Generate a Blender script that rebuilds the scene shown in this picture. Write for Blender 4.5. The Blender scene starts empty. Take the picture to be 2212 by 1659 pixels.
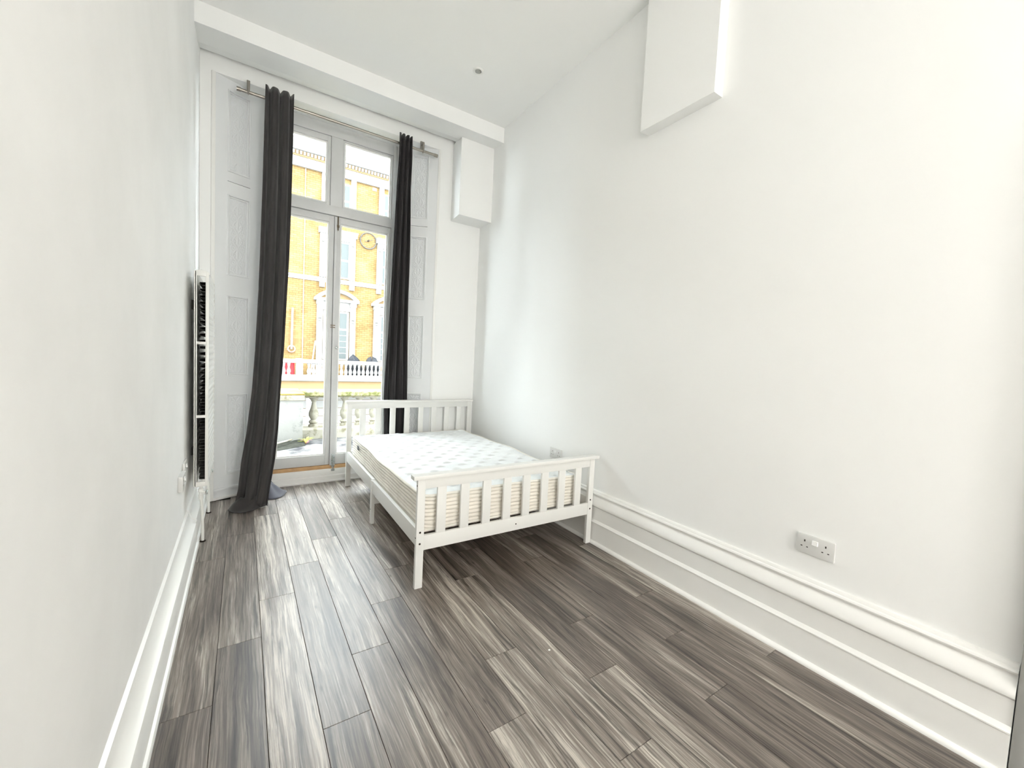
import bpy, bmesh, math, random
from mathutils import Vector, Matrix
random.seed(7)
SC = bpy.context.scene
COL = SC.collection

# ------------------------------------------------------------------ camera
cam_d = bpy.data.cameras.new('camera')
cam_d.sensor_width = 36.0
cam_d.lens = 14.324
cam_d.clip_start = 0.02
cam_d.clip_end = 300
cam = bpy.data.objects.new('camera', cam_d)
COL.objects.link(cam)
r_ = Vector((0.8346, -0.5487, 0.0486)).normalized()
b_ = Vector((-0.5508, -0.8326, 0.0585)).normalized()
u_ = b_.cross(r_).normalized()
r_ = u_.cross(b_)
m3 = Matrix((r_, u_, b_)).transposed()
cam.matrix_world = Matrix.Translation((0, 0, 1.28)) @ m3.to_4x4()
SC.camera = cam

# ------------------------------------------------------------------ world, light, exposure
SKY = 18.0
FILL_LAMP = 54.0  # strength of the fill lamp added to brighten the room
w = bpy.data.worlds.new('overcast_sky')
SC.world = w
w.use_nodes = True
bg = w.node_tree.nodes['Background']
bg.inputs[0].default_value = (0.90, 0.96, 1.0, 1)
bg.inputs[1].default_value = SKY
sun_d = bpy.data.lights.new('sun', 'SUN')
sun_d.energy = 7.0
sun_d.angle = math.radians(1.0)
sun_d.color = (1.0, 0.96, 0.90)
sun = bpy.data.objects.new('sun', sun_d)
COL.objects.link(sun)
sun.rotation_euler = Vector((0.60, -0.04, -0.80)).to_track_quat('-Z', 'Y').to_euler()
SC.view_settings.view_transform = 'Standard'
SC.view_settings.look = 'None'
SC.view_settings.exposure = 0.13
SC.view_settings.gamma = 1.0
SC.view_settings.use_curve_mapping = False
SC.cycles.max_bounces = 8
SC.cycles.diffuse_bounces = 6
SC.cycles.glossy_bounces = 3
SC.cycles.transparent_max_bounces = 12
SC.cycles.use_light_tree = False
SC.cycles.adaptive_threshold = 0.03
SC.cycles.caustics_reflective = False
SC.cycles.caustics_refractive = False
SC.cycles.sample_clamp_indirect = 8.0


# ------------------------------------------------------------------ helpers: materials
def new_mat(name):
    m = bpy.data.materials.new(name)
    m.use_nodes = True
    nt = m.node_tree
    return m, nt, nt.nodes['Principled BSDF']


def N(nt, typ, **kw):
    n = nt.nodes.new(typ)
    for k, v in kw.items():
        if k.startswith('i_'):
            key = k[2:]
            n.inputs[int(key) if key.isdigit() else key.replace('_', ' ')].default_value = v
        else:
            setattr(n, k, v)
    return n


def plain(name, col, rough=0.5, metal=0.0, spec=0.5, var=0.0, vscale=3.0, bump=0.0, bscale=200.0, coord='Object'):
    m, nt, p = new_mat(name)
    p.inputs['Base Color'].default_value = (*col, 1)
    p.inputs['Roughness'].default_value = rough
    p.inputs['Metallic'].default_value = metal
    p.inputs['Specular IOR Level'].default_value = spec
    tc = N(nt, 'ShaderNodeTexCoord')
    if var > 0:
        no = N(nt, 'ShaderNodeTexNoise', i_Scale=vscale, i_Detail=5.0, i_Roughness=0.6)
        nt.links.new(tc.outputs[coord], no.inputs['Vector'])
        rp = N(nt, 'ShaderNodeValToRGB')
        rp.color_ramp.elements[0].position = 0.3
        rp.color_ramp.elements[1].position = 0.7
        rp.color_ramp.elements[0].color = (*[c * (1 - var) for c in col], 1)
        rp.color_ramp.elements[1].color = (*[min(1, c * (1 + var * 0.6)) for c in col], 1)
        nt.links.new(no.outputs['Fac'], rp.inputs['Fac'])
        nt.links.new(rp.outputs['Color'], p.inputs['Base Color'])
    if bump > 0:
        nb = N(nt, 'ShaderNodeTexNoise', i_Scale=bscale, i_Detail=3.0)
        nt.links.new(tc.outputs[coord], nb.inputs['Vector'])
        bp = N(nt, 'ShaderNodeBump', i_Strength=bump, i_Distance=0.002)
        nt.links.new(nb.outputs['Fac'], bp.inputs['Height'])
        nt.links.new(bp.outputs['Normal'], p.inputs['Normal'])
    return m


def mat_floor():
    m, nt, p = new_mat('grey_laminate')
    L = nt.links.new
    tc = N(nt, 'ShaderNodeTexCoord')
    oi = N(nt, 'ShaderNodeObjectInfo')
    off = N(nt, 'ShaderNodeCombineXYZ')
    mul = N(nt, 'ShaderNodeMath', operation='MULTIPLY', i_1=37.0)
    mul2 = N(nt, 'ShaderNodeMath', operation='MULTIPLY', i_1=91.0)
    L(oi.outputs['Random'], mul.inputs[0])
    L(oi.outputs['Random'], mul2.inputs[0])
    L(mul.outputs[0], off.inputs[0])
    L(mul2.outputs[0], off.inputs[1])
    add = N(nt, 'ShaderNodeVectorMath', operation='ADD')
    L(tc.outputs['Object'], add.inputs[0])
    L(off.outputs[0], add.inputs[1])
    # slow sideways wander so that the grain is not ruler straight
    wn = N(nt, 'ShaderNodeTexNoise', i_Scale=1.0, i_Detail=3.0)
    mw = N(nt, 'ShaderNodeMapping')
    mw.inputs['Scale'].default_value = (4.0, 2.4, 1)
    L(add.outputs[0], mw.inputs['Vector'])
    L(mw.outputs[0], wn.inputs['Vector'])
    wv = N(nt, 'ShaderNodeMath', operation='MULTIPLY_ADD', i_1=0.026, i_2=-0.013)
    L(wn.outputs['Fac'], wv.inputs[0])
    wc = N(nt, 'ShaderNodeCombineXYZ')
    L(wv.outputs[0], wc.inputs[0])
    add2 = N(nt, 'ShaderNodeVectorMath', operation='ADD')
    L(add.outputs[0], add2.inputs[0])
    L(wc.outputs[0], add2.inputs[1])

    def stretched(sx, sy, detail, rough=0.6, dist=0.0):
        mp = N(nt, 'ShaderNodeMapping')
        mp.inputs['Scale'].default_value = (sx, sy, 1)
        L(add2.outputs[0], mp.inputs['Vector'])
        n = N(nt, 'ShaderNodeTexNoise', i_Scale=1.0, i_Detail=detail, i_Roughness=rough, i_Distortion=dist)
        L(mp.outputs[0], n.inputs['Vector'])
        return n.outputs['Fac']
    broad = stretched(17, 0.9, 6, 0.62, 0.6)
    fine = stretched(170, 3.0, 5, 0.7)
    vein = stretched(46, 1.9, 7, 0.68, 0.6)
    mx = N(nt, 'ShaderNodeMix', data_type='FLOAT', i_Factor=0.46)
    L(broad, mx.inputs[2])
    L(fine, mx.inputs[3])
    tone = N(nt, 'ShaderNodeMath', operation='MULTIPLY_ADD', i_1=0.10, i_2=-0.05)
    L(oi.outputs['Random'], tone.inputs[0])
    sm = N(nt, 'ShaderNodeMath', operation='ADD')
    L(mx.outputs[0], sm.inputs[0])
    L(tone.outputs[0], sm.inputs[1])
    rp = N(nt, 'ShaderNodeValToRGB')
    cr = rp.color_ramp
    cr.elements[0].position = 0.36
    cr.elements[0].color = (0.040, 0.030, 0.025, 1)
    cr.elements[1].position = 0.63
    cr.elements[1].color = (0.54, 0.49, 0.435, 1)
    e = cr.elements.new(0.45)
    e.color = (0.112, 0.089, 0.074, 1)
    e = cr.elements.new(0.54)
    e.color = (0.232, 0.198, 0.170, 1)
    L(sm.outputs[0], rp.inputs['Fac'])
    # dark veins
    vr = N(nt, 'ShaderNodeValToRGB')
    vr.color_ramp.elements[0].position = 0.36
    vr.color_ramp.elements[0].color = (0.15, 0.135, 0.125, 1)
    vr.color_ramp.elements[1].position = 0.49
    vr.color_ramp.elements[1].color = (1, 1, 1, 1)
    L(vein, vr.inputs['Fac'])
    mm = N(nt, 'ShaderNodeMix', data_type='RGBA', blend_type='MULTIPLY', i_Factor=0.85)
    L(rp.outputs['Color'], mm.inputs[6])
    L(vr.outputs['Color'], mm.inputs[7])
    # a few knots
    mk = N(nt, 'ShaderNodeMapping')
    mk.inputs['Scale'].default_value = (9.0, 3.4, 1)
    L(add2.outputs[0], mk.inputs['Vector'])
    vo = N(nt, 'ShaderNodeTexVoronoi', i_Scale=1.0)
    L(mk.outputs[0], vo.inputs['Vector'])
    kr = N(nt, 'ShaderNodeValToRGB')
    kr.color_ramp.elements[0].position = 0.02
    kr.color_ramp.elements[0].color = (0.25, 0.22, 0.2, 1)
    kr.color_ramp.elements[1].position = 0.075
    kr.color_ramp.elements[1].color = (1, 1, 1, 1)
    L(vo.outputs['Distance'], kr.inputs['Fac'])
    mm2 = N(nt, 'ShaderNodeMix', data_type='RGBA', blend_type='MULTIPLY', i_Factor=0.8)
    L(mm.outputs[2], mm2.inputs[6])
    L(kr.outputs['Color'], mm2.inputs[7])
    L(mm2.outputs[2], p.inputs['Base Color'])
    p.inputs['Roughness'].default_value = 0.37
    p.inputs['Specular IOR Level'].default_value = 0.8
    bp = N(nt, 'ShaderNodeBump', i_Strength=0.12, i_Distance=0.001)
    L(fine, bp.inputs['Height'])
    L(bp.outputs['Normal'], p.inputs['Normal'])
    return m


def mat_embossed():
    """white painted anaglypta; the relief itself is modelled"""
    return plain('embossed_paint', (0.78, 0.80, 0.815), 0.4, spec=0.4)


def mat_brick():
    m, nt, p = new_mat('yellow_stock_brick')
    L = nt.links.new
    tc = N(nt, 'ShaderNodeTexCoord')
    sp = N(nt, 'ShaderNodeSeparateXYZ')
    L(tc.outputs['Object'], sp.inputs[0])
    cb = N(nt, 'ShaderNodeCombineXYZ')
    L(sp.outputs[0], cb.inputs[0])
    L(sp.outputs[2], cb.inputs[1])
    bt = N(nt, 'ShaderNodeTexBrick', i_Scale=1.0)
    bt.inputs['Brick Width'].default_value = 0.26
    bt.inputs['Row Height'].default_value = 0.100
    bt.inputs['Mortar Size'].default_value = 0.009
    bt.inputs['Color1'].default_value = (0.175, 0.124, 0.058, 1)
    bt.inputs['Color2'].default_value = (0.138, 0.092, 0.038, 1)
    bt.inputs['Mortar'].default_value = (0.090, 0.058, 0.027, 1)
    L(cb.outputs[0], bt.inputs['Vector'])
    no = N(nt, 'ShaderNodeTexNoise', i_Scale=0.9, i_Detail=6.0)
    L(tc.outputs['Object'], no.inputs['Vector'])
    rp = N(nt, 'ShaderNodeValToRGB')
    rp.color_ramp.elements[0].position = 0.35
    rp.color_ramp.elements[0].color = (0.80, 0.76, 0.72, 1)
    rp.color_ramp.elements[1].position = 0.65
    rp.color_ramp.elements[1].color = (1.1, 1.08, 1.05, 1)
    L(no.outputs['Fac'], rp.inputs['Fac'])
    mm = N(nt, 'ShaderNodeMix', data_type='RGBA', blend_type='MULTIPLY', i_Factor=1.0)
    L(bt.outputs['Color'], mm.inputs[6])
    L(rp.outputs['Color'], mm.inputs[7])
    L(mm.outputs[2], p.inputs['Base Color'])
    p.inputs['Roughness'].default_value = 0.9
    p.inputs['Specular IOR Level'].default_value = 0.1
    return m


def mat_stone(name, base, moss, amount, scale=5.0):
    m, nt, p = new_mat(name)
    L = nt.links.new
    tc = N(nt, 'ShaderNodeTexCoord')
    no = N(nt, 'ShaderNodeTexNoise', i_Scale=scale, i_Detail=7.0, i_Roughness=0.65)
    L(tc.outputs['Object'], no.inputs['Vector'])
    rp = N(nt, 'ShaderNodeValToRGB')
    rp.color_ramp.elements[0].position = amount - 0.06
    rp.color_ramp.elements[0].color = (*moss, 1)
    rp.color_ramp.elements[1].position = amount + 0.08
    rp.color_ramp.elements[1].color = (*base, 1)
    L(no.outputs['Fac'], rp.inputs['Fac'])
    L(rp.outputs['Color'], p.inputs['Base Color'])
    p.inputs['Roughness'].default_value = 0.85
    p.inputs['Specular IOR Level'].default_value = 0.1
    bp = N(nt, 'ShaderNodeBump', i_Strength=0.4, i_Distance=0.01)
    L(no.outputs['Fac'], bp.inputs['Height'])
    L(bp.outputs['Normal'], p.inputs['Normal'])
    return m


def mat_glass(name='window_glass', tint=(0.97, 0.985, 0.98)):
    m = bpy.data.materials.new(name)
    m.use_nodes = True
    nt = m.node_tree
    for n in list(nt.nodes):
        if n.type == 'BSDF_PRINCIPLED':
            nt.nodes.remove(n)
    out = [n for n in nt.nodes if n.type == 'OUTPUT_MATERIAL'][0]
    tr = N(nt, 'ShaderNodeBsdfTransparent')
    tr.inputs[0].default_value = (*tint, 1)
    gl = N(nt, 'ShaderNodeBsdfGlossy')
    gl.inputs['Roughness'].default_value = 0.0
    fr = N(nt, 'ShaderNodeFresnel', i_IOR=1.06)
    mx = N(nt, 'ShaderNodeMixShader')
    nt.links.new(fr.outputs[0], mx.inputs[0])
    nt.links.new(tr.outputs[0], mx.inputs[1])
    nt.links.new(gl.outputs[0], mx.inputs[2])
    nt.links.new(mx.outputs[0], out.inputs['Surface'])
    return m


def mat_fabric(name, col, rough=0.85, scale=900.0, sheen=0.15, bump=0.0):
    m = plain(name, col, rough, spec=0.25, var=0.12, vscale=6.0, bump=bump, bscale=scale)
    p = m.node_tree.nodes['Principled BSDF']
    p.inputs['Sheen Weight'].default_value = sheen
    p.inputs['Sheen Roughness'].default_value = 0.5
    return m


def mat_emit(name, col, strength):
    m, nt, p = new_mat(name)
    p.inputs['Base Color'].default_value = (*col, 1)
    p.inputs['Emission Color'].default_value = (*col, 1)
    p.inputs['Emission Strength'].default_value = strength
    return m


M = {}
M['wall'] = plain('white_emulsion', (0.915, 0.920, 0.910), 0.9, spec=0.12)
M['wall_scuffed'] = plain('scuffed_white_emulsion', (0.90, 0.898, 0.888), 0.8, spec=0.15, var=0.05, vscale=1.6)
M['ceiling'] = plain('ceiling_white', (0.945, 0.95, 0.938), 0.9, spec=0.2)
M['gloss'] = plain('white_gloss_trim', (0.875, 0.872, 0.85), 0.28, spec=0.5)
M['frame'] = plain('window_frame_backlit', (0.66, 0.668, 0.668), 0.38, spec=0.4, var=0.04, vscale=6.0)  # backlit shade of the frame painted in as a darker grey
M['shutter'] = plain('shutter_paint', (0.80, 0.815, 0.825), 0.35, spec=0.4)
M['emboss'] = mat_embossed()
M['floor'] = mat_floor()
M['joint'] = plain('dark_joint', (0.03, 0.027, 0.025), 0.8)
M['bed'] = plain('bed_paint', (0.80, 0.80, 0.775), 0.32, spec=0.45)
M['pine'] = plain('pale_pine', (0.56, 0.40, 0.22), 0.6, var=0.15, vscale=12)
M['oak'] = plain('threshold_timber', (0.52, 0.32, 0.15), 0.55, var=0.2, vscale=14)
M['hole'] = plain('dark_hole', (0.03, 0.022, 0.018), 0.8, spec=0.1)
M['mattop'] = mat_fabric('mattress_knit', (0.90, 0.93, 0.945), 0.8, 700, 0.1, 0.2)
M['matside'] = mat_fabric('mattress_border', (0.83, 0.79, 0.715), 0.85, 500, 0.1, 0.25)
M['piping'] = mat_fabric('mattress_tape', (0.86, 0.83, 0.76), 0.7, 500, 0.1, 0.1)
M['tag'] = plain('dark_tag', (0.12, 0.13, 0.14), 0.6)
M['curtain'] = mat_fabric('charcoal_curtain', (0.030, 0.027, 0.027), 0.7, 1100, 0.2, 0.0)
M['curtain_dark'] = mat_fabric('black_curtain', (0.012, 0.010, 0.011), 0.65, 1100, 0.15, 0.0)
M['lining'] = mat_fabric('blue_grey_lining', (0.075, 0.075, 0.095), 0.8, 900, 0.3, 0.2)
M['nickel'] = plain('brushed_nickel', (0.34, 0.315, 0.28), 0.34, metal=1.0)
M['chrome'] = plain('zinc_bolt', (0.55, 0.6, 0.6), 0.25, metal=1.0)
M['brass'] = plain('dull_latch', (0.16, 0.13, 0.09), 0.45, metal=0.6)
M['rad'] = plain('radiator_enamel', (0.83, 0.83, 0.80), 0.25, spec=0.5)
M['fin'] = plain('dusty_convector', (0.10, 0.10, 0.09), 0.6)
M['plastic'] = plain('socket_plastic', (0.70, 0.70, 0.685), 0.3, spec=0.5)
M['plastic_w'] = plain('switch_plastic', (0.86, 0.86, 0.85), 0.25, spec=0.5)
M['shaded_frame'] = plain('shaded_door_frame', (0.36, 0.36, 0.345), 0.5)  # shade on the door frame put into its grey
M['door'] = plain('dark_door_leaf', (0.02, 0.019, 0.018), 0.5)
M['lens'] = plain('lamp_lens', (0.34, 0.345, 0.32), 0.4)
M['opal'] = mat_emit('fill_globe_glow', (1.0, 0.98, 0.94), FILL_LAMP)  # glow of the added fill globe
M['glass'] = mat_glass()
M['brick'] = mat_brick()
M['stucco'] = plain('white_stucco', (0.25, 0.245, 0.232), 0.85, spec=0.1, var=0.06, vscale=0.8)
M['stucco_tan'] = plain('buff_stucco', (0.17, 0.115, 0.060), 0.85, spec=0.1, var=0.1, vscale=1.0)
M['farglass'] = plain('far_pane', (0.054, 0.061, 0.060), 0.35, spec=0.15)
M['bluepane'] = plain('blue_pane', (0.024, 0.045, 0.070), 0.6, spec=0.05)
M['slate'] = plain('grey_roof', (0.25, 0.26, 0.27), 0.7)
M['stone'] = mat_stone('weathered_stone', (0.27, 0.255, 0.21), (0.14, 0.125, 0.08), 0.42, 9.0)
M['mossy'] = mat_stone('mossy_coping', (0.25, 0.225, 0.14), (0.10, 0.105, 0.036), 0.50, 13.0)
M['lichen'] = mat_stone('yellow_lichen_slab', (0.21, 0.165, 0.05), (0.165, 0.12, 0.03), 0.45, 6.0)
M['render'] = mat_stone('streaked_render', (0.215, 0.213, 0.20), (0.12, 0.12, 0.112), 0.36, 7.0)
M['terrace'] = mat_stone('damp_terrace', (0.120, 0.118, 0.116), (0.030, 0.030, 0.033), 0.44, 3.0)
M['dirt'] = plain('dark_wet_debris', (0.026, 0.027, 0.022), 0.9, spec=0.1, var=0.4, vscale=20, bump=0.6, bscale=60)
M['leafy'] = plain('weed_leaf', (0.30, 0.34, 0.05), 0.7, var=0.3, vscale=20)
M['petal'] = plain('pink_petal', (0.60, 0.28, 0.28), 0.7)
M['bag'] = plain('black_bin_bag', (0.016, 0.017, 0.020), 0.55, spec=0.12)
M['red'] = plain('red_plastic', (0.50, 0.03, 0.04), 0.5)
M['tarmac'] = plain('street_tarmac', (0.10, 0.10, 0.105), 0.9, var=0.1, vscale=1.5)
M['rust'] = plain('rusty_bracket', (0.30, 0.13, 0.09), 0.7)
M['greytrim'] = plain('grey_ring', (0.065, 0.062, 0.056), 0.8, spec=0.05)


# ------------------------------------------------------------------ helpers: geometry
def box(bm, x0, x1, y0, y1, z0, z1):
    vs = [bm.verts.new(c) for c in ((x0, y0, z0), (x1, y0, z0), (x1, y1, z0), (x0, y1, z0),
                                    (x0, y0, z1), (x1, y0, z1), (x1, y1, z1), (x0, y1, z1))]
    for f in ((0, 3, 2, 1), (4, 5, 6, 7), (0, 1, 5, 4), (1, 2, 6, 5), (2, 3, 7, 6), (3, 0, 4, 7)):
        bm.faces.new([vs[i] for i in f])
    return vs


def prism_z(bm, poly, z0, z1):
    a = [bm.verts.new((x, y, z0)) for x, y in poly]
    b = [bm.verts.new((x, y, z1)) for x, y in poly]
    n = len(poly)
    bm.faces.new(a[::-1])
    bm.faces.new(b)
    for i in range(n):
        bm.faces.new((a[i], a[(i + 1) % n], b[(i + 1) % n], b[i]))


def prism_y(bm, prof, y0, y1, fx=lambda d, y: d):
    """profile of (d, z); fx maps d at y to x"""
    a = [bm.verts.new((fx(d, y0), y0, z)) for d, z in prof]
    b = [bm.verts.new((fx(d, y1), y1, z)) for d, z in prof]
    n = len(prof)
    bm.faces.new(a)
    bm.faces.new(b[::-1])
    for i in range(n):
        bm.faces.new((a[i], b[i], b[(i + 1) % n], a[(i + 1) % n]))


def prism_x(bm, prof, x0, x1):
    a = [bm.verts.new((x0, y, z)) for y, z in prof]
    b = [bm.verts.new((x1, y, z)) for y, z in prof]
    n = len(prof)
    bm.faces.new(a)
    bm.faces.new(b[::-1])
    for i in range(n):
        bm.faces.new((a[i], b[i], b[(i + 1) % n], a[(i + 1) % n]))


def tube(bm, pts, r, seg=10, cap=True):
    pts = [Vector(p) for p in pts]
    rings = []
    for i, p in enumerate(pts):
        d = (pts[min(i + 1, len(pts) - 1)] - pts[max(i - 1, 0)]).normalized()
        ref = Vector((0, 0, 1)) if abs(d.z) < 0.9 else Vector((1, 0, 0))
        a = d.cross(ref).normalized()
        b = d.cross(a)
        rr = r[i] if isinstance(r, (list, tuple)) else r
        rings.append([bm.verts.new(p + a * rr * math.cos(t) + b * rr * math.sin(t))
                      for t in [2 * math.pi * k / seg for k in range(seg)]])
    for i in range(len(rings) - 1):
        for k in range(seg):
            bm.faces.new((rings[i][k], rings[i][(k + 1) % seg], rings[i + 1][(k + 1) % seg], rings[i + 1][k]))
    if cap:
        bm.faces.new(rings[0][::-1])
        bm.faces.new(rings[-1])


def lathe(bm, prof, c=(0, 0, 0), seg=16, axis='z'):
    """prof of (r, h) along axis"""
    c = Vector(c)
    rings = []
    for r, h in prof:
        ring = []
        for k in range(seg):
            t = 2 * math.pi * k / seg
            a, b = r * math.cos(t), r * math.sin(t)
            v = {'z': (a, b, h), 'y': (a, h, b), 'x': (h, a, b)}[axis]
            ring.append(bm.verts.new(c + Vector(v)))
        rings.append(ring)
    for i in range(len(rings) - 1):
        for k in range(seg):
            bm.faces.new((rings[i][k], rings[i][(k + 1) % seg], rings[i + 1][(k + 1) % seg], rings[i + 1][k]))
    bm.faces.new(rings[0][::-1])
    bm.faces.new(rings[-1])


def torus(bm, c, R, r, axis='y', seg=32, sub=8):
    c = Vector(c)
    grid = []
    for i in range(seg):
        t = 2 * math.pi * i / seg
        row = []
        for j in range(sub):
            s = 2 * math.pi * j / sub
            rad = R + r * math.cos(s)
            a, b, h = rad * math.cos(t), rad * math.sin(t), r * math.sin(s)
            v = {'z': (a, b, h), 'y': (a, h, b), 'x': (h, a, b)}[axis]
            row.append(bm.verts.new(c + Vector(v)))
        grid.append(row)
    for i in range(seg):
        for j in range(sub):
            bm.faces.new((grid[i][j], grid[(i + 1) % seg][j], grid[(i + 1) % seg][(j + 1) % sub], grid[i][(j + 1) % sub]))


def bevel(bm, off, seg=2):
    bmesh.ops.bevel(bm, geom=list(bm.edges), offset=off, segments=seg, affect='EDGES', profile=0.6, clamp_overlap=True)


def obj(name, bm, mat, parent=None, smooth=False, loc=None):
    bmesh.ops.recalc_face_normals(bm, faces=list(bm.faces))
    me = bpy.data.meshes.new(name)
    bm.to_mesh(me)
    bm.free()
    me.materials.append(M[mat])
    if smooth:
        for f in me.polygons:
            f.use_smooth = True
        if smooth == 'auto':
            me.set_sharp_from_angle(angle=math.radians(35))
    o = bpy.data.objects.new(name, me)
    COL.objects.link(o)
    if loc is not None:
        o.location = loc
    if parent is not None:
        o.parent = parent
    return o


def B(name, mat, parent, x0, x1, y0, y1, z0, z1, bv=0.0, loc=None):
    bm = bmesh.new()
    box(bm, min(x0, x1), max(x0, x1), min(y0, y1), max(y0, y1), min(z0, z1), max(z0, z1))
    if bv:
        bevel(bm, bv)
    return obj(name, bm, mat, parent, loc=loc, smooth='auto' if bv else False)


def tag(o, label, cat, group=None, kind=None):
    o['label'] = label
    o['category'] = cat
    if group:
        o['group'] = group
    if kind:
        o['kind'] = kind
    return o


def empty(name, loc=(0, 0, 0), rz=0.0):
    o = bpy.data.objects.new(name, None)
    o.empty_display_size = 0.1
    COL.objects.link(o)
    o.location = loc
    o.rotation_euler = (0, 0, rz)
    return o


def struct(o, label, cat):
    return tag(o, label, cat, kind='structure')


# ------------------------------------------------------------------ room dimensions (metres)
XL = -0.295                         # left wall plane
ZC = 3.595                          # ceiling
YW = 4.08                           # window wall plane (room side)
YB = -4.2                           # wall behind the camera


def xr(y):                          # right wall runs out very slightly towards the window
    return 2.125 + 0.0115 * y


# ------------------------------------------------------------------ floor: one object for each plank
fl = empty('floor', (0.9, 1.3, 0))
struct(fl, 'grey-brown wood-effect laminate floor of long staggered planks', 'floor')
fl.location = (0, 0, 0)
B('subfloor', 'joint', fl, -0.5, 2.5, YB, 4.30, -0.06, -0.0085)
joint0 = [1.71, 2.035, 2.341, 1.413, 1.726, 2.04, 1.119, 1.42, 0.816, 1.12, 1.42, 0.813, 1.115, 1.418, 0.81]
PL, PW, GAP = 1.2295, 0.1588, 0.0017
for k, j0 in enumerate(joint0):
    x0 = -0.2405 + PW * k
    x1 = x0 + PW
    ymax = 4.275 if 1 <= k <= 10 else YW - 0.004
    ys = []
    y = j0
    while y > YB:
        y -= PL
    while y < ymax:
        ys.append(y)
        y += PL
    ys.append(y)
    for a, b in zip(ys[:-1], ys[1:]):
        a2, b2 = max(a, YB + 0.01), min(b, ymax)
        if b2 - a2 < 0.01:
            continue
        cx, cy = (x0 + x1) / 2, (a2 + b2) / 2
        hx, hy = PW / 2 - GAP / 2, (b2 - a2) / 2 - GAP / 2
        bm = bmesh.new()
        c = 0.0007
        lo = [bm.verts.new((sx * hx, sy * hy, -0.0085)) for sx, sy in ((-1, -1), (1, -1), (1, 1), (-1, 1))]
        md = [bm.verts.new((sx * hx, sy * hy, -c)) for sx, sy in ((-1, -1), (1, -1), (1, 1), (-1, 1))]
        up = [bm.verts.new((sx * (hx - c), sy * (hy - c), 0)) for sx, sy in ((-1, -1), (1, -1), (1, 1), (-1, 1))]
        for i in range(4):
            j = (i + 1) % 4
            bm.faces.new((lo[i], lo[j], md[j], md[i]))
            bm.faces.new((md[i], md[j], up[j], up[i]))
        bm.faces.new(up)
        obj('plank', bm, 'floor', fl, loc=(cx, cy, 0))

# ------------------------------------------------------------------ walls and ceiling
bm = bmesh.new()
box(bm, -0.6, 2.6, YB - 0.2, 4.55, ZC, ZC + 0.15)
struct(obj('ceiling', bm, 'ceiling'), 'plain white painted ceiling', 'ceiling')

bm = bmesh.new()
box(bm, XL - 0.2, XL, YB - 0.2, 4.5, -0.06, ZC)
struct(obj('wall_left', bm, 'wall_scuffed'), 'scuffed white wall at the left edge with the tall radiator', 'wall')

bm = bmesh.new()
DY0, DY1, DZ = -0.80, 0.075, 2.05      # doorway beside the camera
for (ya, yb, za, zb) in ((DY1, 4.5, -0.06, ZC), (YB - 0.2, DY0, -0.06, ZC), (DY0, DY1, DZ, ZC)):
    prism_z(bm, [(xr(ya), ya), (xr(ya) + 0.2, ya), (xr(yb) + 0.2, yb), (xr(yb), yb)], za, zb)
struct(obj('wall_right', bm, 'wall'), 'long plain white wall along the right side of the room', 'wall')

bm = bmesh.new()
box(bm, XL - 0.2, 2.5, YB - 0.2, YB, -0.06, ZC)
struct(obj('wall_back', bm, 'wall'), 'white wall behind the camera', 'wall')

# window wall: two jamb blocks with splayed reveals, and the part over the opening
bm = bmesh.new()
prism_z(bm, [(XL - 0.1, YW), (-0.222, YW), (-0.222, 4.108), (0.115, 4.300), (0.163, 4.302), (0.163, 4.52), (XL - 0.1, 4.52)], -0.06, 3.40)
prism_z(bm, [(1.682, YW), (2.3, YW), (2.3, 4.52), (1.297, 4.52), (1.297, 4.302), (1.345, 4.300), (1.682, 4.108)], -0.06, 3.40)
box(bm, XL - 0.1, 2.3, YW, 4.52, 3.40, ZC)
struct(obj('wall_window', bm, 'wall'), 'white end wall around the tall shuttered window', 'wall')

# beam under the ceiling in front of the window wall; its soffit rises towards the wall
bm = bmesh.new()
prism_x(bm, [(3.64, ZC), (3.64, 3.452), (3.90, 3.475), (4.04, 3.515), (YW, 3.545), (YW, ZC)], XL, xr(3.64) + 0.02)
struct(obj('trim_1', bm, 'wall'), 'white boxed ceiling beam across the room in front of the window', 'beam')
bm = bmesh.new()
prism_z(bm, [(1.795, 3.83), (2.20, 3.83), (2.20, YW), (1.822, YW)], 2.715, 3.50)
struct(obj('trim_2', bm, 'wall'), 'white boxing in the far corner right of the window under the beam', 'boxing')
bm = bmesh.new()
prism_z(bm, [(2.0635, 1.322), (2.16, 1.322), (2.17, 1.803), (2.0640, 1.803)], 2.745, ZC)
struct(obj('trim_3', bm, 'wall'), 'white boxing dropping from the ceiling on the right wall', 'boxing')

# baseboards
prof = [(0.0, 0.0), (0.062, 0.0), (0.062, 0.006), (0.059, 0.013), (0.054, 0.018), (0.044, 0.021), (0.042, 0.144),
        (0.046, 0.147), (0.046, 0.152), (0.041, 0.157), (0.037, 0.164), (0.033, 0.168), (0.033, 0.256), (0.027, 0.259),
        (0.027, 0.264), (0.042, 0.267), (0.043, 0.274), (0.039, 0.290), (0.030, 0.308), (0.021, 0.322), (0.015, 0.331),
        (0.015, 0.337), (0.024, 0.340), (0.026, 0.347), (0.023, 0.354), (0.016, 0.357), (0.015, 0.363), (0.010, 0.370), (0.0, 0.372)]
bm = bmesh.new()
prism_y(bm, prof, 0.127, YW, lambda d, y: xr(y) - d)
bl = obj('baseboard_right', bm, 'gloss', smooth='auto')
struct(bl, 'tall moulded white skirting board along the right wall', 'skirting board')
profl = [(0.0, 0.0), (0.067, 0.0), (0.067, 0.010), (0.063, 0.018), (0.055, 0.022), (0.055, 0.138), (0.052, 0.145),
         (0.040, 0.151), (0.027, 0.160), (0.018, 0.178), (0.012, 0.200), (0.012, 0.208), (0.0, 0.212)]
bm = bmesh.new()
prism_y(bm, profl, YB, 3.255, lambda d, y: XL + d)
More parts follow.
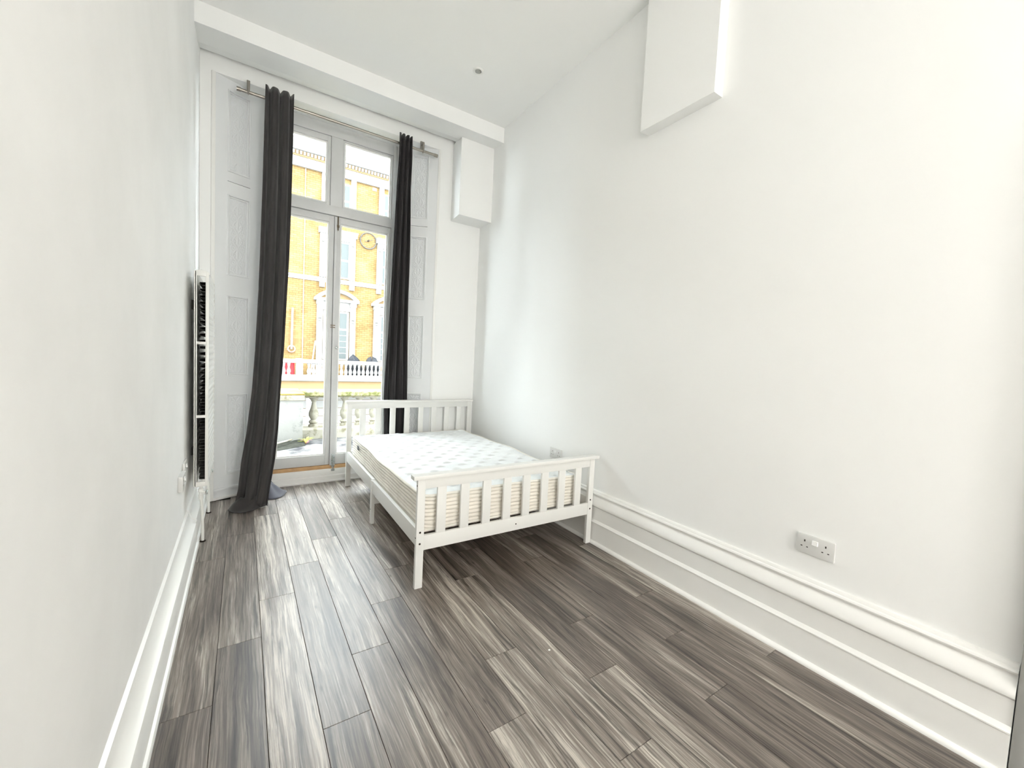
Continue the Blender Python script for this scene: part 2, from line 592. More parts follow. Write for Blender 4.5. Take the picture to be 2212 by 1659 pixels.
bl = obj('baseboard_left', bm, 'gloss', smooth='auto')
struct(bl, 'glossy white skirting board along the left wall', 'skirting board')
bm = bmesh.new()
prism_y(bm, [(d * 0.94, z * 1.05) for d, z in profl], 3.258, YW, lambda d, y: XL + d)
o = obj('skirting_section', bm, 'gloss', bl, smooth='auto')

# plinth below the window
bm = bmesh.new()
prism_x(bm, [(4.33, 0), (4.252, 0), (4.252, 0.012), (4.262, 0.018), (4.262, 0.056), (4.268, 0.062), (4.33, 0.062)], 0.10, 1.36)
tr4 = obj('trim_4', bm, 'gloss')
struct(tr4, 'white two-step plinth board under the french window', 'plinth')
B('upper_board', 'gloss', tr4, 0.15, 1.31, 4.280, 4.36, 0.062, 0.122, 0.003)

# ------------------------------------------------------------------ window
win = empty('window_1', (0.73, 4.31, 0.12))
struct(win, 'tall white french window with two glazed leaves and two upper lights', 'window')
win.location = (0, 0, 0)
FY0, FY1 = 4.292, 4.36              # frame depth
GY = 4.326                          # glass plane
B('jamb', 'frame', win, 0.163, 0.205, FY0, FY1, 0.12, 3.40, 0.003)
B('jamb', 'frame', win, 1.262, 1.297, FY0, FY1, 0.12, 3.40, 0.003)
B('head', 'frame', win, 0.205, 1.262, FY0, FY1, 3.298, 3.40, 0.003)
B('transom', 'frame', win, 0.205, 1.262, FY0 - 0.006, FY1, 2.575, 2.660, 0.004)
B('mullion', 'frame', win, 0.676, 0.782, FY0, FY1, 2.660, 3.298, 0.003)
B('threshold_timber', 'oak', win, 0.165, 1.295, FY0 - 0.004, FY1 + 0.08, 0.122, 0.156, 0.002)


def sash(name, x0, x1, z0, z1, sl, sr, sb, st, y0, y1):
    """glazed leaf: stile, rail and pane with a raised glazing bead"""
    s = empty(name)
    s.parent = win
    B('stile', 'frame', s, x0, x0 + sl, y0, y1, z0, z1, 0.002)
    B('stile', 'frame', s, x1 - sr, x1, y0, y1, z0, z1, 0.002)
    B('rail', 'frame', s, x0 + sl, x1 - sr, y0, y1, z0, z0 + sb, 0.002)
    B('rail', 'frame', s, x0 + sl, x1 - sr, y0, y1, z1 - st, z1, 0.002)
    bm = bmesh.new()
    gx0, gx1, gz0, gz1 = x0 + sl, x1 - sr, z0 + sb, z1 - st
    t = 0.012
    for (a, b, c, d) in ((gx0, gx0 + t, gz0, gz1), (gx1 - t, gx1, gz0, gz1), (gx0 + t, gx1 - t, gz0, gz0 + t), (gx0 + t, gx1 - t, gz1 - t, gz1)):
        box(bm, a, b, GY - 0.012, GY + 0.012, c, d)
    obj('glazing_bead', bm, 'gloss', s)
    B('pane', 'glass', s, gx0 + 0.002, gx1 - 0.002, GY - 0.002, GY + 0.002, gz0 + 0.002, gz1 - 0.002)
    return s


sash('leaf', 0.207, 0.7155, 0.160, 2.570, 0.050, 0.042, 0.100, 0.060, 4.300, 4.345)
sash('leaf', 0.7185, 1.260, 0.160, 2.570, 0.058, 0.030, 0.100, 0.060, 4.300, 4.345)
sash('upper_light', 0.207, 0.674, 2.662, 3.296, 0.036, 0.030, 0.020, 0.050, 4.302, 4.345)
sash('upper_light', 0.784, 1.260, 2.662, 3.296, 0.012, 0.014, 0.012, 0.012, 4.302, 4.345)
bm = bmesh.new()
box(bm, 0.7195, 0.742, 4.288, 4.300, 0.150, 2.565)
bevel(bm, 0.003)
obj('meeting_bead', bm, 'frame', win)
# barrel bolt at the foot of the leaves
bm = bmesh.new()
box(bm, 0.733, 0.765, 4.282, 4.288, 0.135, 0.265)
box(bm, 0.733, 0.765, 4.272, 4.282, 0.098, 0.122)
bevel(bm, 0.002)
bo = obj('barrel_bolt', bm, 'chrome', win)
bm = bmesh.new()
tube(bm, [(0.749, 4.276, 0.10), (0.749, 4.276, 0.255)], 0.007, 10)
tube(bm, [(0.749, 4.276, 0.20), (0.728, 4.262, 0.20)], 0.004, 8)
for z in (0.150, 0.185, 0.225):
    box(bm, 0.735, 0.763, 4.268, 4.284, z, z + 0.010)
obj('bolt_rod', bm, 'chrome', bo)
# small hasp, keyhole rose and top catch
bm = bmesh.new()
box(bm, 0.700, 0.742, 4.284, 4.291, 1.508, 1.516)
box(bm, 0.700, 0.742, 4.284, 4.291, 1.528, 1.536)
obj('hasp', bm, 'brass', win)
bm = bmesh.new()
lathe(bm, [(0.0001, 4.300), (0.013, 4.300), (0.013, 4.290), (0.006, 4.286), (0.0001, 4.286)], (0.760, 0, 1.318), 14, 'y')
obj('lock_rose', bm, 'chrome', win, smooth='auto')
bm = bmesh.new()
tube(bm, [(0.749, 4.284, 2.57), (0.749, 4.284, 2.44)], 0.006, 8)
box(bm, 0.738, 0.760, 4.280, 4.300, 2.47, 2.49)
obj('top_bolt', bm, 'brass', win)


# ------------------------------------------------------------------ panelled shutters in the splayed reveals
def relief(x, z):
    """scrolling leaf ornament, mirrored about the panel's middle line"""
    ax = abs(x)
    cell = 0.118
    zc = (z / cell - math.floor(z / cell) - 0.5) * cell
    h = 0.0
    for (cx, cz, sgn) in ((0.030, 0.026, 1), (0.030, -0.034, -1), (0.052, -0.004, 1)):
        dx, dz = ax - cx, zc - cz
        r = math.hypot(dx, dz)
        th = math.atan2(dz, dx)
        h += max(0.0, math.sin(2 * math.pi * r / 0.0165 - sgn * th)) * math.exp(-(r / 0.024) ** 2)
    h += 0.8 * math.exp(-(ax / 0.005) ** 2) * (0.6 + 0.4 * math.cos(2 * math.pi * z / cell))
    h += 0.7 * math.exp(-((ax - 0.020 - 0.012 * math.sin(2 * math.pi * zc / cell)) / 0.004) ** 2)
    edge = min(1.0, max(0.0, (0.062 - ax) / 0.008))
    return 0.0042 * h * edge


def shutter(origin, ang, label, mirror):
    root = empty('window_shutter', origin, ang)
    tag(root, label, 'shutter', 'panelled shutters of the window')
    s = -1 if mirror else 1        # u runs from the room edge towards the window

    def bx(name, mat, u0, u1, d0, d1, z0, z1, bv=0.0, parent=root):
        a, b = sorted((s * u0, s * u1))
        return B(name, mat, parent, a, b, d0, d1, z0, z1, bv)
    # stiles and rails leave four sunk panels
    PU0, PU1 = 0.095, 0.265
    PZ = [(0.205, 0.880), (1.035, 1.695), (1.860, 2.505), (2.685, 3.320)]
    bx('stile', 'shutter', 0.0, PU0, 0, 0.026, 0.0, 3.398)
    bx('stile', 'shutter', PU1, 0.395, 0, 0.026, 0.0, 3.398)
    zs = [0.0] + [z for p in PZ for z in p] + [3.398]
    for i in range(0, len(zs), 2):
        if i in (6,):
            bx('rail', 'shutter', PU0, PU1, 0, 0.026, zs[i], 2.607)
            bx('rail', 'shutter', PU0, PU1, 0, 0.026, 2.611, zs[i + 1])
        else:
            bx('rail', 'shutter', PU0, PU1, 0, 0.026, zs[i], zs[i + 1])
    bx('edge_bead', 'gloss', -0.020, 0.006, -0.010, 0.012, 0.0, 3.398, 0.004)
    bx('foot_moulding', 'shutter', 0.0, 0.395, -0.010, 0.0, 0.075, 0.095, 0.003)
    bx('foot_moulding', 'gloss', 0.0, 0.395, -0.014, 0.0, 0.0, 0.020, 0.004)
    for (z0, z1) in PZ:
        bm = bmesh.new()
        w2, h2_ = (PU1 - PU0) / 2, (z1 - z0) / 2
        nx_, nz_ = 44, 150
        gg = []
        for jz in range(nz_ + 1):
            zz_ = -h2_ + 2 * h2_ * jz / nz_
            rr_ = []
            for ix in range(nx_ + 1):
                xx = -w2 + 2 * w2 * ix / nx_
                rr_.append(bm.verts.new((xx, -relief(xx, zz_), zz_)))
            gg.append(rr_)
        for jz in range(nz_):
            for ix in range(nx_):
                bm.faces.new((gg[jz][ix], gg[jz][ix + 1], gg[jz + 1][ix + 1], gg[jz + 1][ix]))
        pn = obj('sunk_panel', bm, 'emboss', root, smooth=True, loc=(s * (PU0 + PU1) / 2, 0.019, (z0 + z1) / 2))
        bm = bmesh.new()
        for (off, wd, d0, d1) in ((0.0, 0.010, -0.008, 0.010), (0.010, 0.012, 0.006, 0.020)):
            a0, a1, c0, c1 = PU0 + off, PU1 - off, z0 + off, z1 - off
            for (ua, ub, za, zb) in ((a0, a0 + wd, c0, c1), (a1 - wd, a1, c0, c1), (a0 + wd, a1 - wd, c0, c0 + wd), (a0 + wd, a1 - wd, c1 - wd, c1)):
                x0, x1 = sorted((s * ua, s * ub))
                box(bm, x0, x1, d0, d1, za, zb)
        bevel(bm, 0.0022, 1)
        obj('panel_moulding', bm, 'shutter', root)
    return root


A = math.atan2(0.41, 0.91)
shutter((-0.205, 4.078, 0.002), A, 'white panelled shutter in the splayed reveal beside the radiator', False)
shutter((1.665, 4.078, 0.002), -A, 'white panelled shutter in the splayed reveal above the headboard', True)

# ------------------------------------------------------------------ curtain rod
rod = empty('curtain_rod', (0.78, 4.02, 3.30))
tag(rod, 'brushed metal curtain rod across the top of the window', 'curtain rod')
rod.location = (0, 0, 0)
bm = bmesh.new()
tube(bm, [(-0.035, 4.02, 3.30), (1.595, 4.02, 3.302)], 0.0125, 14)
obj('pole', bm, 'nickel', rod, smooth='auto')
for x0, x1 in ((-0.062, -0.035), (1.590, 1.622)):
    bm = bmesh.new()
    tube(bm, [(x0, 4.02, 3.301), (x1, 4.02, 3.301)], 0.0165, 14)
    obj('finial', bm, 'nickel', rod, smooth='auto')
for x in (0.016, 1.470):
    bm = bmesh.new()
    box(bm, x - 0.011, x + 0.011, 4.062, 4.079, 3.335, 3.415)
    box(bm, x - 0.009, x + 0.009, 4.012, 4.066, 3.372, 3.386)
    box(bm, x - 0.009, x + 0.009, 4.008, 4.022, 3.285, 3.386)
    bevel(bm, 0.002, 1)
    torus(bm, (x, 4.02, 3.301), 0.0155, 0.004, 'x', 16, 6)
    obj('bracket', bm, 'nickel', rod)


# ------------------------------------------------------------------ curtains
def interp(rows, z):
    rows = sorted(rows, key=lambda r: -r[0])
    if z >= rows[0][0]:
        return rows[0][1:]
    for a, b in zip(rows[:-1], rows[1:]):
        if a[0] >= z >= b[0]:
            t = (a[0] - z) / (a[0] - b[0])
            return [p + (q - p) * t for p, q in zip(a[1:], b[1:])]
    return rows[-1][1:]


def curtain_mesh(rows, ztop, zbot, folds, amp, phase, nz=70, ns=96, top_wave=0.012, skew=0.0):
    """rows: (z, xleft, yleft, xright, yright, amplitude factor)"""
    bm = bmesh.new()
    grid = []
    for i in range(nz + 1):
        t = i / nz
        row = []
        for j in range(ns + 1):
            s = j / ns
            z = ztop + (zbot - ztop) * t
            xl, yl, x2, y2, af = interp(rows, z)
            ph = 2 * math.pi * folds * s + phase + skew * t
            d = Vector((x2 - xl, y2 - yl, 0)).normalized()
            n = Vector((d.y, -d.x, 0))
            wv = math.tanh(2.2 * (math.sin(ph) + 0.45))
            a = amp * af * (1 + 0.25 * math.sin(3.1 * s + 2 * t)) * (0.7 + 0.3 * min(1.0, t * 12))
            p = Vector((xl, yl, 0)).lerp(Vector((x2, y2, 0)), s)
            p += n * (a * wv) + d * (0.16 * a * math.sin(2 * ph))
            p += n * 0.004 * math.sin(17 * t + 9 * s)
            zz = z + (top_wave * (0.5 + 0.5 * wv) if i == 0 else 0)
            row.append(bm.verts.new((p.x, p.y, zz)))
        grid.append(row)
    for i in range(nz):
        for j in range(ns):
            bm.faces.new((grid[i][j], grid[i][j + 1], grid[i + 1][j + 1], grid[i + 1][j]))
    return bm


def finish_cloth(o, th=0.003):
    md = o.modifiers.new('thickness', 'SOLIDIFY')
    md.thickness = th
    md.offset = 0


rowsL = [(3.36, 0.132, 3.980, 0.330, 3.980, 0.8), (3.20, 0.130, 3.983, 0.329, 3.983, 0.85), (2.60, 0.122, 4.02, 0.326, 4.02, 1.0), (2.05, 0.110, 4.02, 0.318, 4.02, 1.0),
         (1.67, 0.098, 4.02, 0.305, 4.02, 1.0), (1.28, 0.082, 4.01, 0.292, 4.01, 1.05), (0.93, 0.062, 3.99, 0.270, 3.985, 1.1),
         (0.59, 0.026, 3.95, 0.254, 3.94, 1.0), (0.36, -0.008, 3.90, 0.232, 3.885, 0.95), (0.15, -0.024, 3.84, 0.194, 3.80, 0.9),
         (0.05, -0.040, 3.83, 0.176, 3.755, 0.95), (0.004, -0.060, 3.86, 0.172, 3.75, 1.0)]
bm = curtain_mesh(rowsL, 3.366, 0.006, 2.7, 0.034, 2.2, 90, 120, 0.012, -1.0)
cl = obj('curtain', bm, 'curtain', smooth=True)
tag(cl, 'charcoal curtain left of the window, its hem trailing on the floor', 'curtain', 'dark curtains on the rod')
finish_cloth(cl)
# the trailing hem: front lap on the boards and the lighter flap behind
bm = bmesh.new()
nu, nv = 26, 14
g = []
for i in range(nu + 1):
    u = i / nu
    row = []
    ang = math.radians(205 + 150 * u)
    for j in range(nv + 1):
        v = j / nv
        cx, cy = 0.055, 3.865
        r0 = 0.075 + 0.020 * math.sin(7 * u)
        r1 = (0.165 + 0.035 * math.sin(5 * u + 0.7)) * (1 - 0.25 * abs(u - 0.35))
        r = r0 + (r1 - r0) * v
        z = 0.004 + 0.085 * (1 - v) ** 2 + 0.016 * math.sin(math.pi * v) * (1 + math.sin(11 * u + 2 * v))
        row.append(bm.verts.new((cx + r * math.cos(ang) * 0.95, cy + r * math.sin(ang), z)))
    g.append(row)
for i in range(nu):
    for j in range(nv):
        bm.faces.new((g[i][j], g[i + 1][j], g[i + 1][j + 1], g[i][j + 1]))
h1 = obj('trailing_hem', bm, 'curtain', cl, smooth=True)
finish_cloth(h1)
bm = bmesh.new()
g = []
for i in range(25):
    u = i / 24
    row = []
    ang = math.radians(-85 + 120 * u)
    for j in range(13):
        v = j / 12
        rad_ = (0.165 + 0.025 * math.sin(4.3 * u + 0.6) + 0.010 * math.sin(11 * u)) * v + 0.012
        z = 0.004 + 0.17 * (1 - v) ** 1.5 * (0.8 + 0.2 * math.sin(7 * u)) + 0.014 * math.sin(math.pi * v) * (1 + math.sin(13 * u + 1))
        row.append(bm.verts.new((0.160 + rad_ * math.cos(ang), 4.115 + rad_ * math.sin(ang), z)))
    g.append(row)
for i in range(24):
    for j in range(12):
        bm.faces.new((g[i][j], g[i + 1][j], g[i + 1][j + 1], g[i][j + 1]))
h2 = obj('lining_flap', bm, 'lining', cl, smooth=True)
h2['label'] = 'paler blue-grey lining at the trailing corner'
finish_cloth(h2)

rowsR = [(3.36, 1.212, 3.980, 1.336, 3.980, 0.85), (3.20, 1.211, 3.984, 1.340, 3.984, 0.9), (2.90, 1.208, 4.03, 1.350, 4.03, 0.95), (2.55, 1.203, 4.04, 1.362, 4.04, 1.0),
         (2.22, 1.198, 4.06, 1.372, 4.06, 1.0), (1.86, 1.194, 4.08, 1.380, 4.08, 1.0), (1.38, 1.190, 4.115, 1.400, 4.11, 0.95),
         (1.07, 1.188, 4.145, 1.416, 4.125, 0.75), (0.85, 1.190, 4.165, 1.426, 4.135, 0.6), (0.46, 1.205, 4.170, 1.450, 4.140, 0.55),
         (0.005, 1.215, 4.170, 1.465, 4.140, 0.55)]
bm = curtain_mesh(rowsR, 3.362, 0.012, 3.1, 0.030, 0.4, 80, 120, 0.012, 0.3)
crt = obj('curtain', bm, 'curtain_dark', smooth=True)
tag(crt, 'black curtain right of the window, hanging down behind the headboard', 'curtain', 'dark curtains on the rod')
finish_cloth(crt)
# ------------------------------------------------------------------ radiator
rad = empty('radiator', (-0.22, 3.50, 0.37))
tag(rad, 'tall narrow double-panel white radiator on the left wall', 'radiator')
rad.location = (0, 0, 0)
RY0, RY1, RZ0, RZ1 = 3.225, 3.835, 0.375, 1.738


def rad_panel(xa, xb, face):
    """sheet with horizontal pressed ribs on the face side"""
    n = 34
    pr = []
    for i in range(n * 4 + 1):
        t = i / (n * 4)
        z = RZ0 + (RZ1 - RZ0) * t
        q = (i % 4)
        pr.append((face + (0.004 if q in (1, 2) else 0.0) * (1 if face > xa else -1), z))
    back = xa if face > xa else xb
    poly = pr + [(back, RZ1), (back, RZ0)]
    bm = bmesh.new()
    a = [bm.verts.new((x, RY0 + 0.012, z)) for x, z in poly]
    b = [bm.verts.new((x, RY1 - 0.012, z)) for x, z in poly]
    for i in range(len(poly)):
        j = (i + 1) % len(poly)
        bm.faces.new((a[i], b[i], b[j], a[j]))
    bm.faces.new(a)
    bm.faces.new(b[::-1])
    return bm


obj('front_panel', rad_panel(-0.197, -0.189, -0.189), 'rad', rad)
B('back_panel', 'rad', rad, -0.255, -0.247, RY0, RY1, RZ0, RZ1, 0.002)
for ya, yb in ((RY0, RY0 + 0.014), (RY1 - 0.014, RY1)):
    B('edge_strip', 'rad', rad, -0.201, -0.184, ya, yb, RZ0, RZ1, 0.002)
    B('edge_strip', 'rad', rad, -0.259, -0.244, ya, yb, RZ0, RZ1, 0.002)
    for z in (0.826, 1.292):
        B('side_bar', 'rad', rad, -0.246, -0.199, ya, yb - 0.004, z - 0.009, z + 0.009, 0.002)
    for z0, z1 in ((RZ0 - 0.004, RZ0 + 0.028), (RZ1 - 0.030, RZ1 + 0.006)):
        B('end_cap', 'rad', rad, -0.250, -0.194, ya, yb - 0.002, z0, z1, 0.005)
bm = bmesh.new()
zz = RZ0 + 0.04
pts = []
while zz < RZ1 - 0.05:
    pts += [(-0.200, zz), (-0.232, zz + 0.003), (-0.232, zz + 0.017), (-0.200, zz + 0.020)]
    zz += 0.040
a = [bm.verts.new((x, RY0 + 0.018, z)) for x, z in pts]
b = [bm.verts.new((x, RY1 - 0.018, z)) for x, z in pts]
for i in range(len(pts) - 1):
    bm.faces.new((a[i], b[i], b[i + 1], a[i + 1]))
cf = obj('convector', bm, 'fin', rad)
finish_cloth(cf, 0.0012)
bm = bmesh.new()
tube(bm, [(-0.222, RY0 + 0.03, RZ1), (-0.222, RY0 + 0.03, RZ1 + 0.012)], 0.008, 10)
obj('air_vent', bm, 'rad', rad)
for y in (3.252, 3.800):
    bm = bmesh.new()
    tube(bm, [(-0.212, y, 0.0), (-0.214, y, 0.20), (-0.222, y, 0.30)], 0.0085, 10)
    obj('pipe', bm, 'rad', rad, smooth='auto')
    bm = bmesh.new()
    lathe(bm, [(0.0135, 0.285), (0.0135, 0.312), (0.010, 0.315), (0.010, 0.330), (0.015, 0.333), (0.015, 0.352), (0.009, 0.356), (0.009, 0.378)], (-0.222, y, 0), 12)
    tube(bm, [(-0.222, y, 0.322), (-0.196, y - 0.006, 0.326)], [0.009, 0.013], 12)
    obj('valve', bm, 'rad', rad, smooth='auto')
    bm = bmesh.new()
    torus(bm, (-0.190, y - 0.008, 0.327), 0.010, 0.0035, 'x', 16, 6)
    obj('valve_collar', bm, 'chrome', rad, smooth=True)
    bm = bmesh.new()
    lathe(bm, [(0.017, 0.001), (0.017, 0.004), (0.011, 0.007)], (-0.212, y, 0), 14)
    obj('pipe_collar', bm, 'hole', rad)
for z in (0.55, 1.55):
    bm = bmesh.new()
    box(bm, XL, -0.256, 3.50, 3.54, z - 0.03, z + 0.03)
    obj('wall_bracket', bm, 'fin', rad)


# ------------------------------------------------------------------ sockets
def socket(name, loc, rz, label, thick=0.010, wide=0.146, with_box=False):
    """double socket: local x along the wall, local -y into the room"""
    s = empty(name, loc, rz)
    tag(s, label, 'socket', 'double sockets in the room')
    h, t = 0.086, thick
    bm = bmesh.new()
    box(bm, -wide / 2, wide / 2, -t, 0, -h / 2, h / 2)
    bevel(bm, 0.003, 2)
    obj('faceplate', bm, 'plastic', s, smooth='auto')
    bm = bmesh.new()
    vs = box(bm, -0.011, 0.011, -t - 0.004, -t + 0.002, 0.006, 0.026)
    vs[0].co.y -= 0.004
    vs[1].co.y -= 0.004
    bevel(bm, 0.001, 1)
    obj('rocker_switch', bm, 'plastic_w', s)
    for cx in (-0.040, 0.040):
        B('earth_hole', 'hole', s, cx - 0.0022, cx + 0.0022, -t - 0.0004, -t + 0.003, 0.010, 0.019)
        for dx in (-0.011, 0.011):
            B('pin_hole', 'hole', s, cx + dx - 0.0034, cx + dx + 0.0034, -t - 0.0004, -t + 0.003, -0.0135, -0.0095)
    return s


TH = -math.atan(0.0115)
socket('wall_socket', (xr(0.713) - 0.0005, 0.713, 0.518), -math.pi / 2 + TH, 'pale grey double socket on the right wall above the skirting, near the front')
socket('wall_socket', (xr(2.545) - 0.0005, 2.545, 0.532), -math.pi / 2 + TH, 'white double socket on the right wall just above the footboard of the bed')
s3 = socket('wall_socket', (XL + 0.0005, 2.90, 0.505), math.pi / 2, 'grey-sided double socket standing off the left wall near the radiator', 0.022)
socket('wall_socket', (XL + 0.0005, 3.09, 0.535), math.pi / 2, 'white double socket on the left wall next to the radiator edge', 0.012)

# ------------------------------------------------------------------ ceiling downlight in view, and an unseen fill lamp added behind the camera
dl = empty('downlight', (1.563, 3.079, ZC))
tag(dl, 'small round recessed downlight in the ceiling near the right wall', 'light')
bm = bmesh.new()
seg = 32
prof_r = [(0.0445, 0.0), (0.0445, -0.004), (0.040, -0.007), (0.027, -0.006), (0.0245, -0.001), (0.0245, 0.0)]
lathe(bm, prof_r, (0, 0, 0), seg)
obj('bezel', bm, 'gloss', dl, smooth='auto')
bm = bmesh.new()
lathe(bm, [(0.0001, -0.0075), (0.022, -0.0075), (0.0235, -0.006), (0.0235, -0.003), (0.0001, -0.003)], (0, 0, 0), 28)
obj('lens', bm, 'lens', dl, smooth='auto')

cl2 = empty('fill_lamp', (1.10, -3.4, 0.0))
tag(cl2, 'added fill lamp, a large glowing globe unseen behind the camera', 'lamp')
bm = bmesh.new()
lathe(bm, [(0.0001, 0.0), (0.15, 0.0), (0.15, 0.015), (0.02, 0.03), (0.0001, 0.03)], (0, 0, 0), 28)
obj('fill_lamp_foot', bm, 'nickel', cl2, smooth='auto')
bm = bmesh.new()
tube(bm, [(0, 0, 0.02), (0, 0, 1.25)], 0.012, 10)
obj('fill_lamp_pole', bm, 'nickel', cl2)
bm = bmesh.new()
lathe(bm, [(max(0.001, 0.32 * math.sin(math.pi * k / 12)), 1.55 - 0.32 * math.cos(math.pi * k / 12)) for k in range(13)], (0, 0, 0), 20)
obj('fill_globe', bm, 'opal', cl2, smooth=True)

# ------------------------------------------------------------------ door beside the camera (its frame shows at the right edge)
dr = empty('door_1', (2.13, -0.36, 0))
struct(dr, 'door frame at the right edge of the room, its shade painted in grey', 'door')
dr.location = (0, 0, 0)
B('frame_post', 'shaded_frame', dr, 2.088, 2.20, 0.088, 0.124, 0.0, 2.12, 0.002)
B('frame_post', 'shaded_frame', dr, 2.088, 2.20, -0.85, -0.80, 0.0, 2.12, 0.002)
B('frame_head', 'shaded_frame', dr, 2.088, 2.20, -0.80, 0.088, 2.04, 2.12, 0.002)
B('door_leaf', 'door', dr, 2.165, 2.205, -0.795, 0.086, 0.005, 2.035, 0.002)

# ------------------------------------------------------------------ bed
bed = empty('bed_frame', (0.792, 2.066, 0.0), math.radians(-0.9))
tag(bed, 'white painted slatted wooden double bed frame by the right wall', 'bed')
BW, BL = 1.300, 1.992
PX, PY = 0.044, 0.024
for (x, y, h) in ((0, 0, 0.612), (BW - PX, 0, 0.612), (0, BL - PY, 0.800), (BW - PX, BL - PY, 0.800)):
    B('post', 'bed', bed, x, x + PX, y, y + PY, 0.0, h, 0.002)
for (y, zt) in ((0.0, 0.612), (BL - PY, 0.800)):
    head = zt > 0.7
    oh = 0.028 if not head else 0.014
    B('top_cap', 'bed', bed, -oh, BW + oh, y - 0.016, y + PY + 0.016, zt, zt + 0.022, 0.003)
    B('top_rail', 'bed', bed, PX, BW - PX, y + 0.003, y + PY - 0.003, zt - 0.056, zt, 0.001)
    B('bottom_rail', 'bed', bed, PX, BW - PX, y + 0.002, y + PY - 0.002, 0.212, 0.294, 0.0015)
    for k in range(8):
        cx = PX + 0.100 + k * (BW - 2 * PX - 0.200) / 7
        B('slat', 'bed', bed, cx - 0.027, cx + 0.027, y + 0.004, y + PY - 0.004, 0.294, zt - 0.056, 0.001)
for x in (0.006, BW - 0.028):
    for (y0, y1, dz) in ((PY, 0.998, -0.006), (1.002, BL - PY, 0.002)):
        B('side_rail', 'bed', bed, x, x + 0.022, y0, y1, 0.240 + dz, 0.335 + dz, 0.0015)
    xl = x - 0.006 if x < 0.5 else x + 0.004
    B('middle_leg', 'bed', bed, xl, xl + 0.024, 0.980, 1.020, 0.0, 0.330, 0.0015)
B('centre_beam', 'bed', bed, BW / 2 - 0.02, BW / 2 + 0.02, PY, BL - PY, 0.225, 0.265, 0.001)
B('middle_leg', 'bed', bed, BW / 2 - 0.02, BW / 2 + 0.02, 0.98, 1.02, 0.0, 0.225, 0.001)
B('cross_rail', 'bed', bed, 0.022, BW - 0.022, 0.988, 1.012, 0.150, 0.200, 0.001)
for k in range(13):
    y = 0.10 + k * 0.147
    B('base_slat', 'pine', bed, 0.030, BW - 0.030, y, y + 0.065, 0.272, 0.288, 0.001)


def dot(x, y, z, r, axis='y', mat='hole', name='bolt_hole'):
    bm = bmesh.new()
    lathe(bm, [(0.0001, -0.0008), (r, -0.0008), (r, 0.002), (0.0001, 0.002)], (0, 0, 0), 12, axis)
    return obj(name, bm, mat, bed, loc=(x, y, z))


for x in (0.021, BW - 0.023):
    for z in (0.252, 0.316):
        dot(x, 0.0, z, 0.0058)
dot(BW / 2, 0.002, 0.252, 0.0045)
for z in (0.575, 0.285):
    dot(0.0, 0.012, z, 0.0045, 'x')
dot(0.0, 1.0, 0.11, 0.004, 'x')

# ------------------------------------------------------------------ mattress
mt = empty('mattress', (0.792, 2.066, 0.0), math.radians(-0.9))
tag(mt, 'white tufted mattress with ribbed beige sides on the bed frame', 'mattress')
MX0, MX1, MY0, MY1, MZ0, MZ1 = 0.045, 1.205, 0.055, 1.955, 0.290, 0.486
mcx, mcy, mhx, mhy, mr = (MX0 + MX1) / 2, (MY0 + MY1) / 2, (MX1 - MX0) / 2, (MY1 - MY0) / 2, 0.07


def loop_pts(inset=0.0, n=10):
    pts = []
    hx, hy, r = mhx - inset, mhy - inset, max(mr - inset, 0.01)
    for (cx, cy, a0) in ((hx - r, hy - r, 0), (-hx + r, hy - r, 90), (-hx + r, -hy + r, 180), (hx - r, -hy + r, 270)):
        for k in range(n + 1):
            a = math.radians(a0 + 90 * k / n)
            pts.append((mcx + cx + r * math.cos(a), mcy + cy + r * math.sin(a)))
    # subdivide the long sides
    out = []
    for i, p in enumerate(pts):
        q = pts[(i + 1) % len(pts)]
        d = math.hypot(q[0] - p[0], q[1] - p[1])
        m = max(1, int(d / 0.08))
        for k in range(m):
            out.append((p[0] + (q[0] - p[0]) * k / m, p[1] + (q[1] - p[1]) * k / m))
    return out


def edge_wave(x, y):
    return 0.006 * math.sin(5.3 * y + 2.0 * x) + 0.004 * math.sin(11.0 * y + 3 * x)


bm = bmesh.new()
levels = []
nr = 8
for i in range(nr * 6 + 1):
    t = i / (nr * 6)
    sc = abs(math.sin(math.pi * nr * t))
    levels.append((MZ0 + 0.012 + (MZ1 - MZ0 - 0.020) * t, -0.011 * sc ** 0.5 + 0.004))
base = loop_pts(0)
rings = []
for z, ins in levels:
    t = (z - MZ0) / (MZ1 - MZ0)
    lp = loop_pts(ins)
    if len(lp) != len(base):
        lp = base
    ring = []
    for (x, y) in lp:
        nx, ny = x - mcx, y - mcy
        ring.append(bm.verts.new((x, y, z + edge_wave(x, y) * t + 0.002 * math.sin(23 * (x + y)) * math.sin(9 * t))))
    rings.append(ring)
mn = min(len(r) for r in rings)
for i in range(len(rings) - 1):
    if len(rings[i]) != len(rings[i + 1]):
        continue
    n = len(rings[i])
    for k in range(n):
        bm.faces.new((rings[i][k], rings[i][(k + 1) % n], rings[i + 1][(k + 1) % n], rings[i + 1][k]))
obj('border', bm, 'matside', mt, smooth=True)

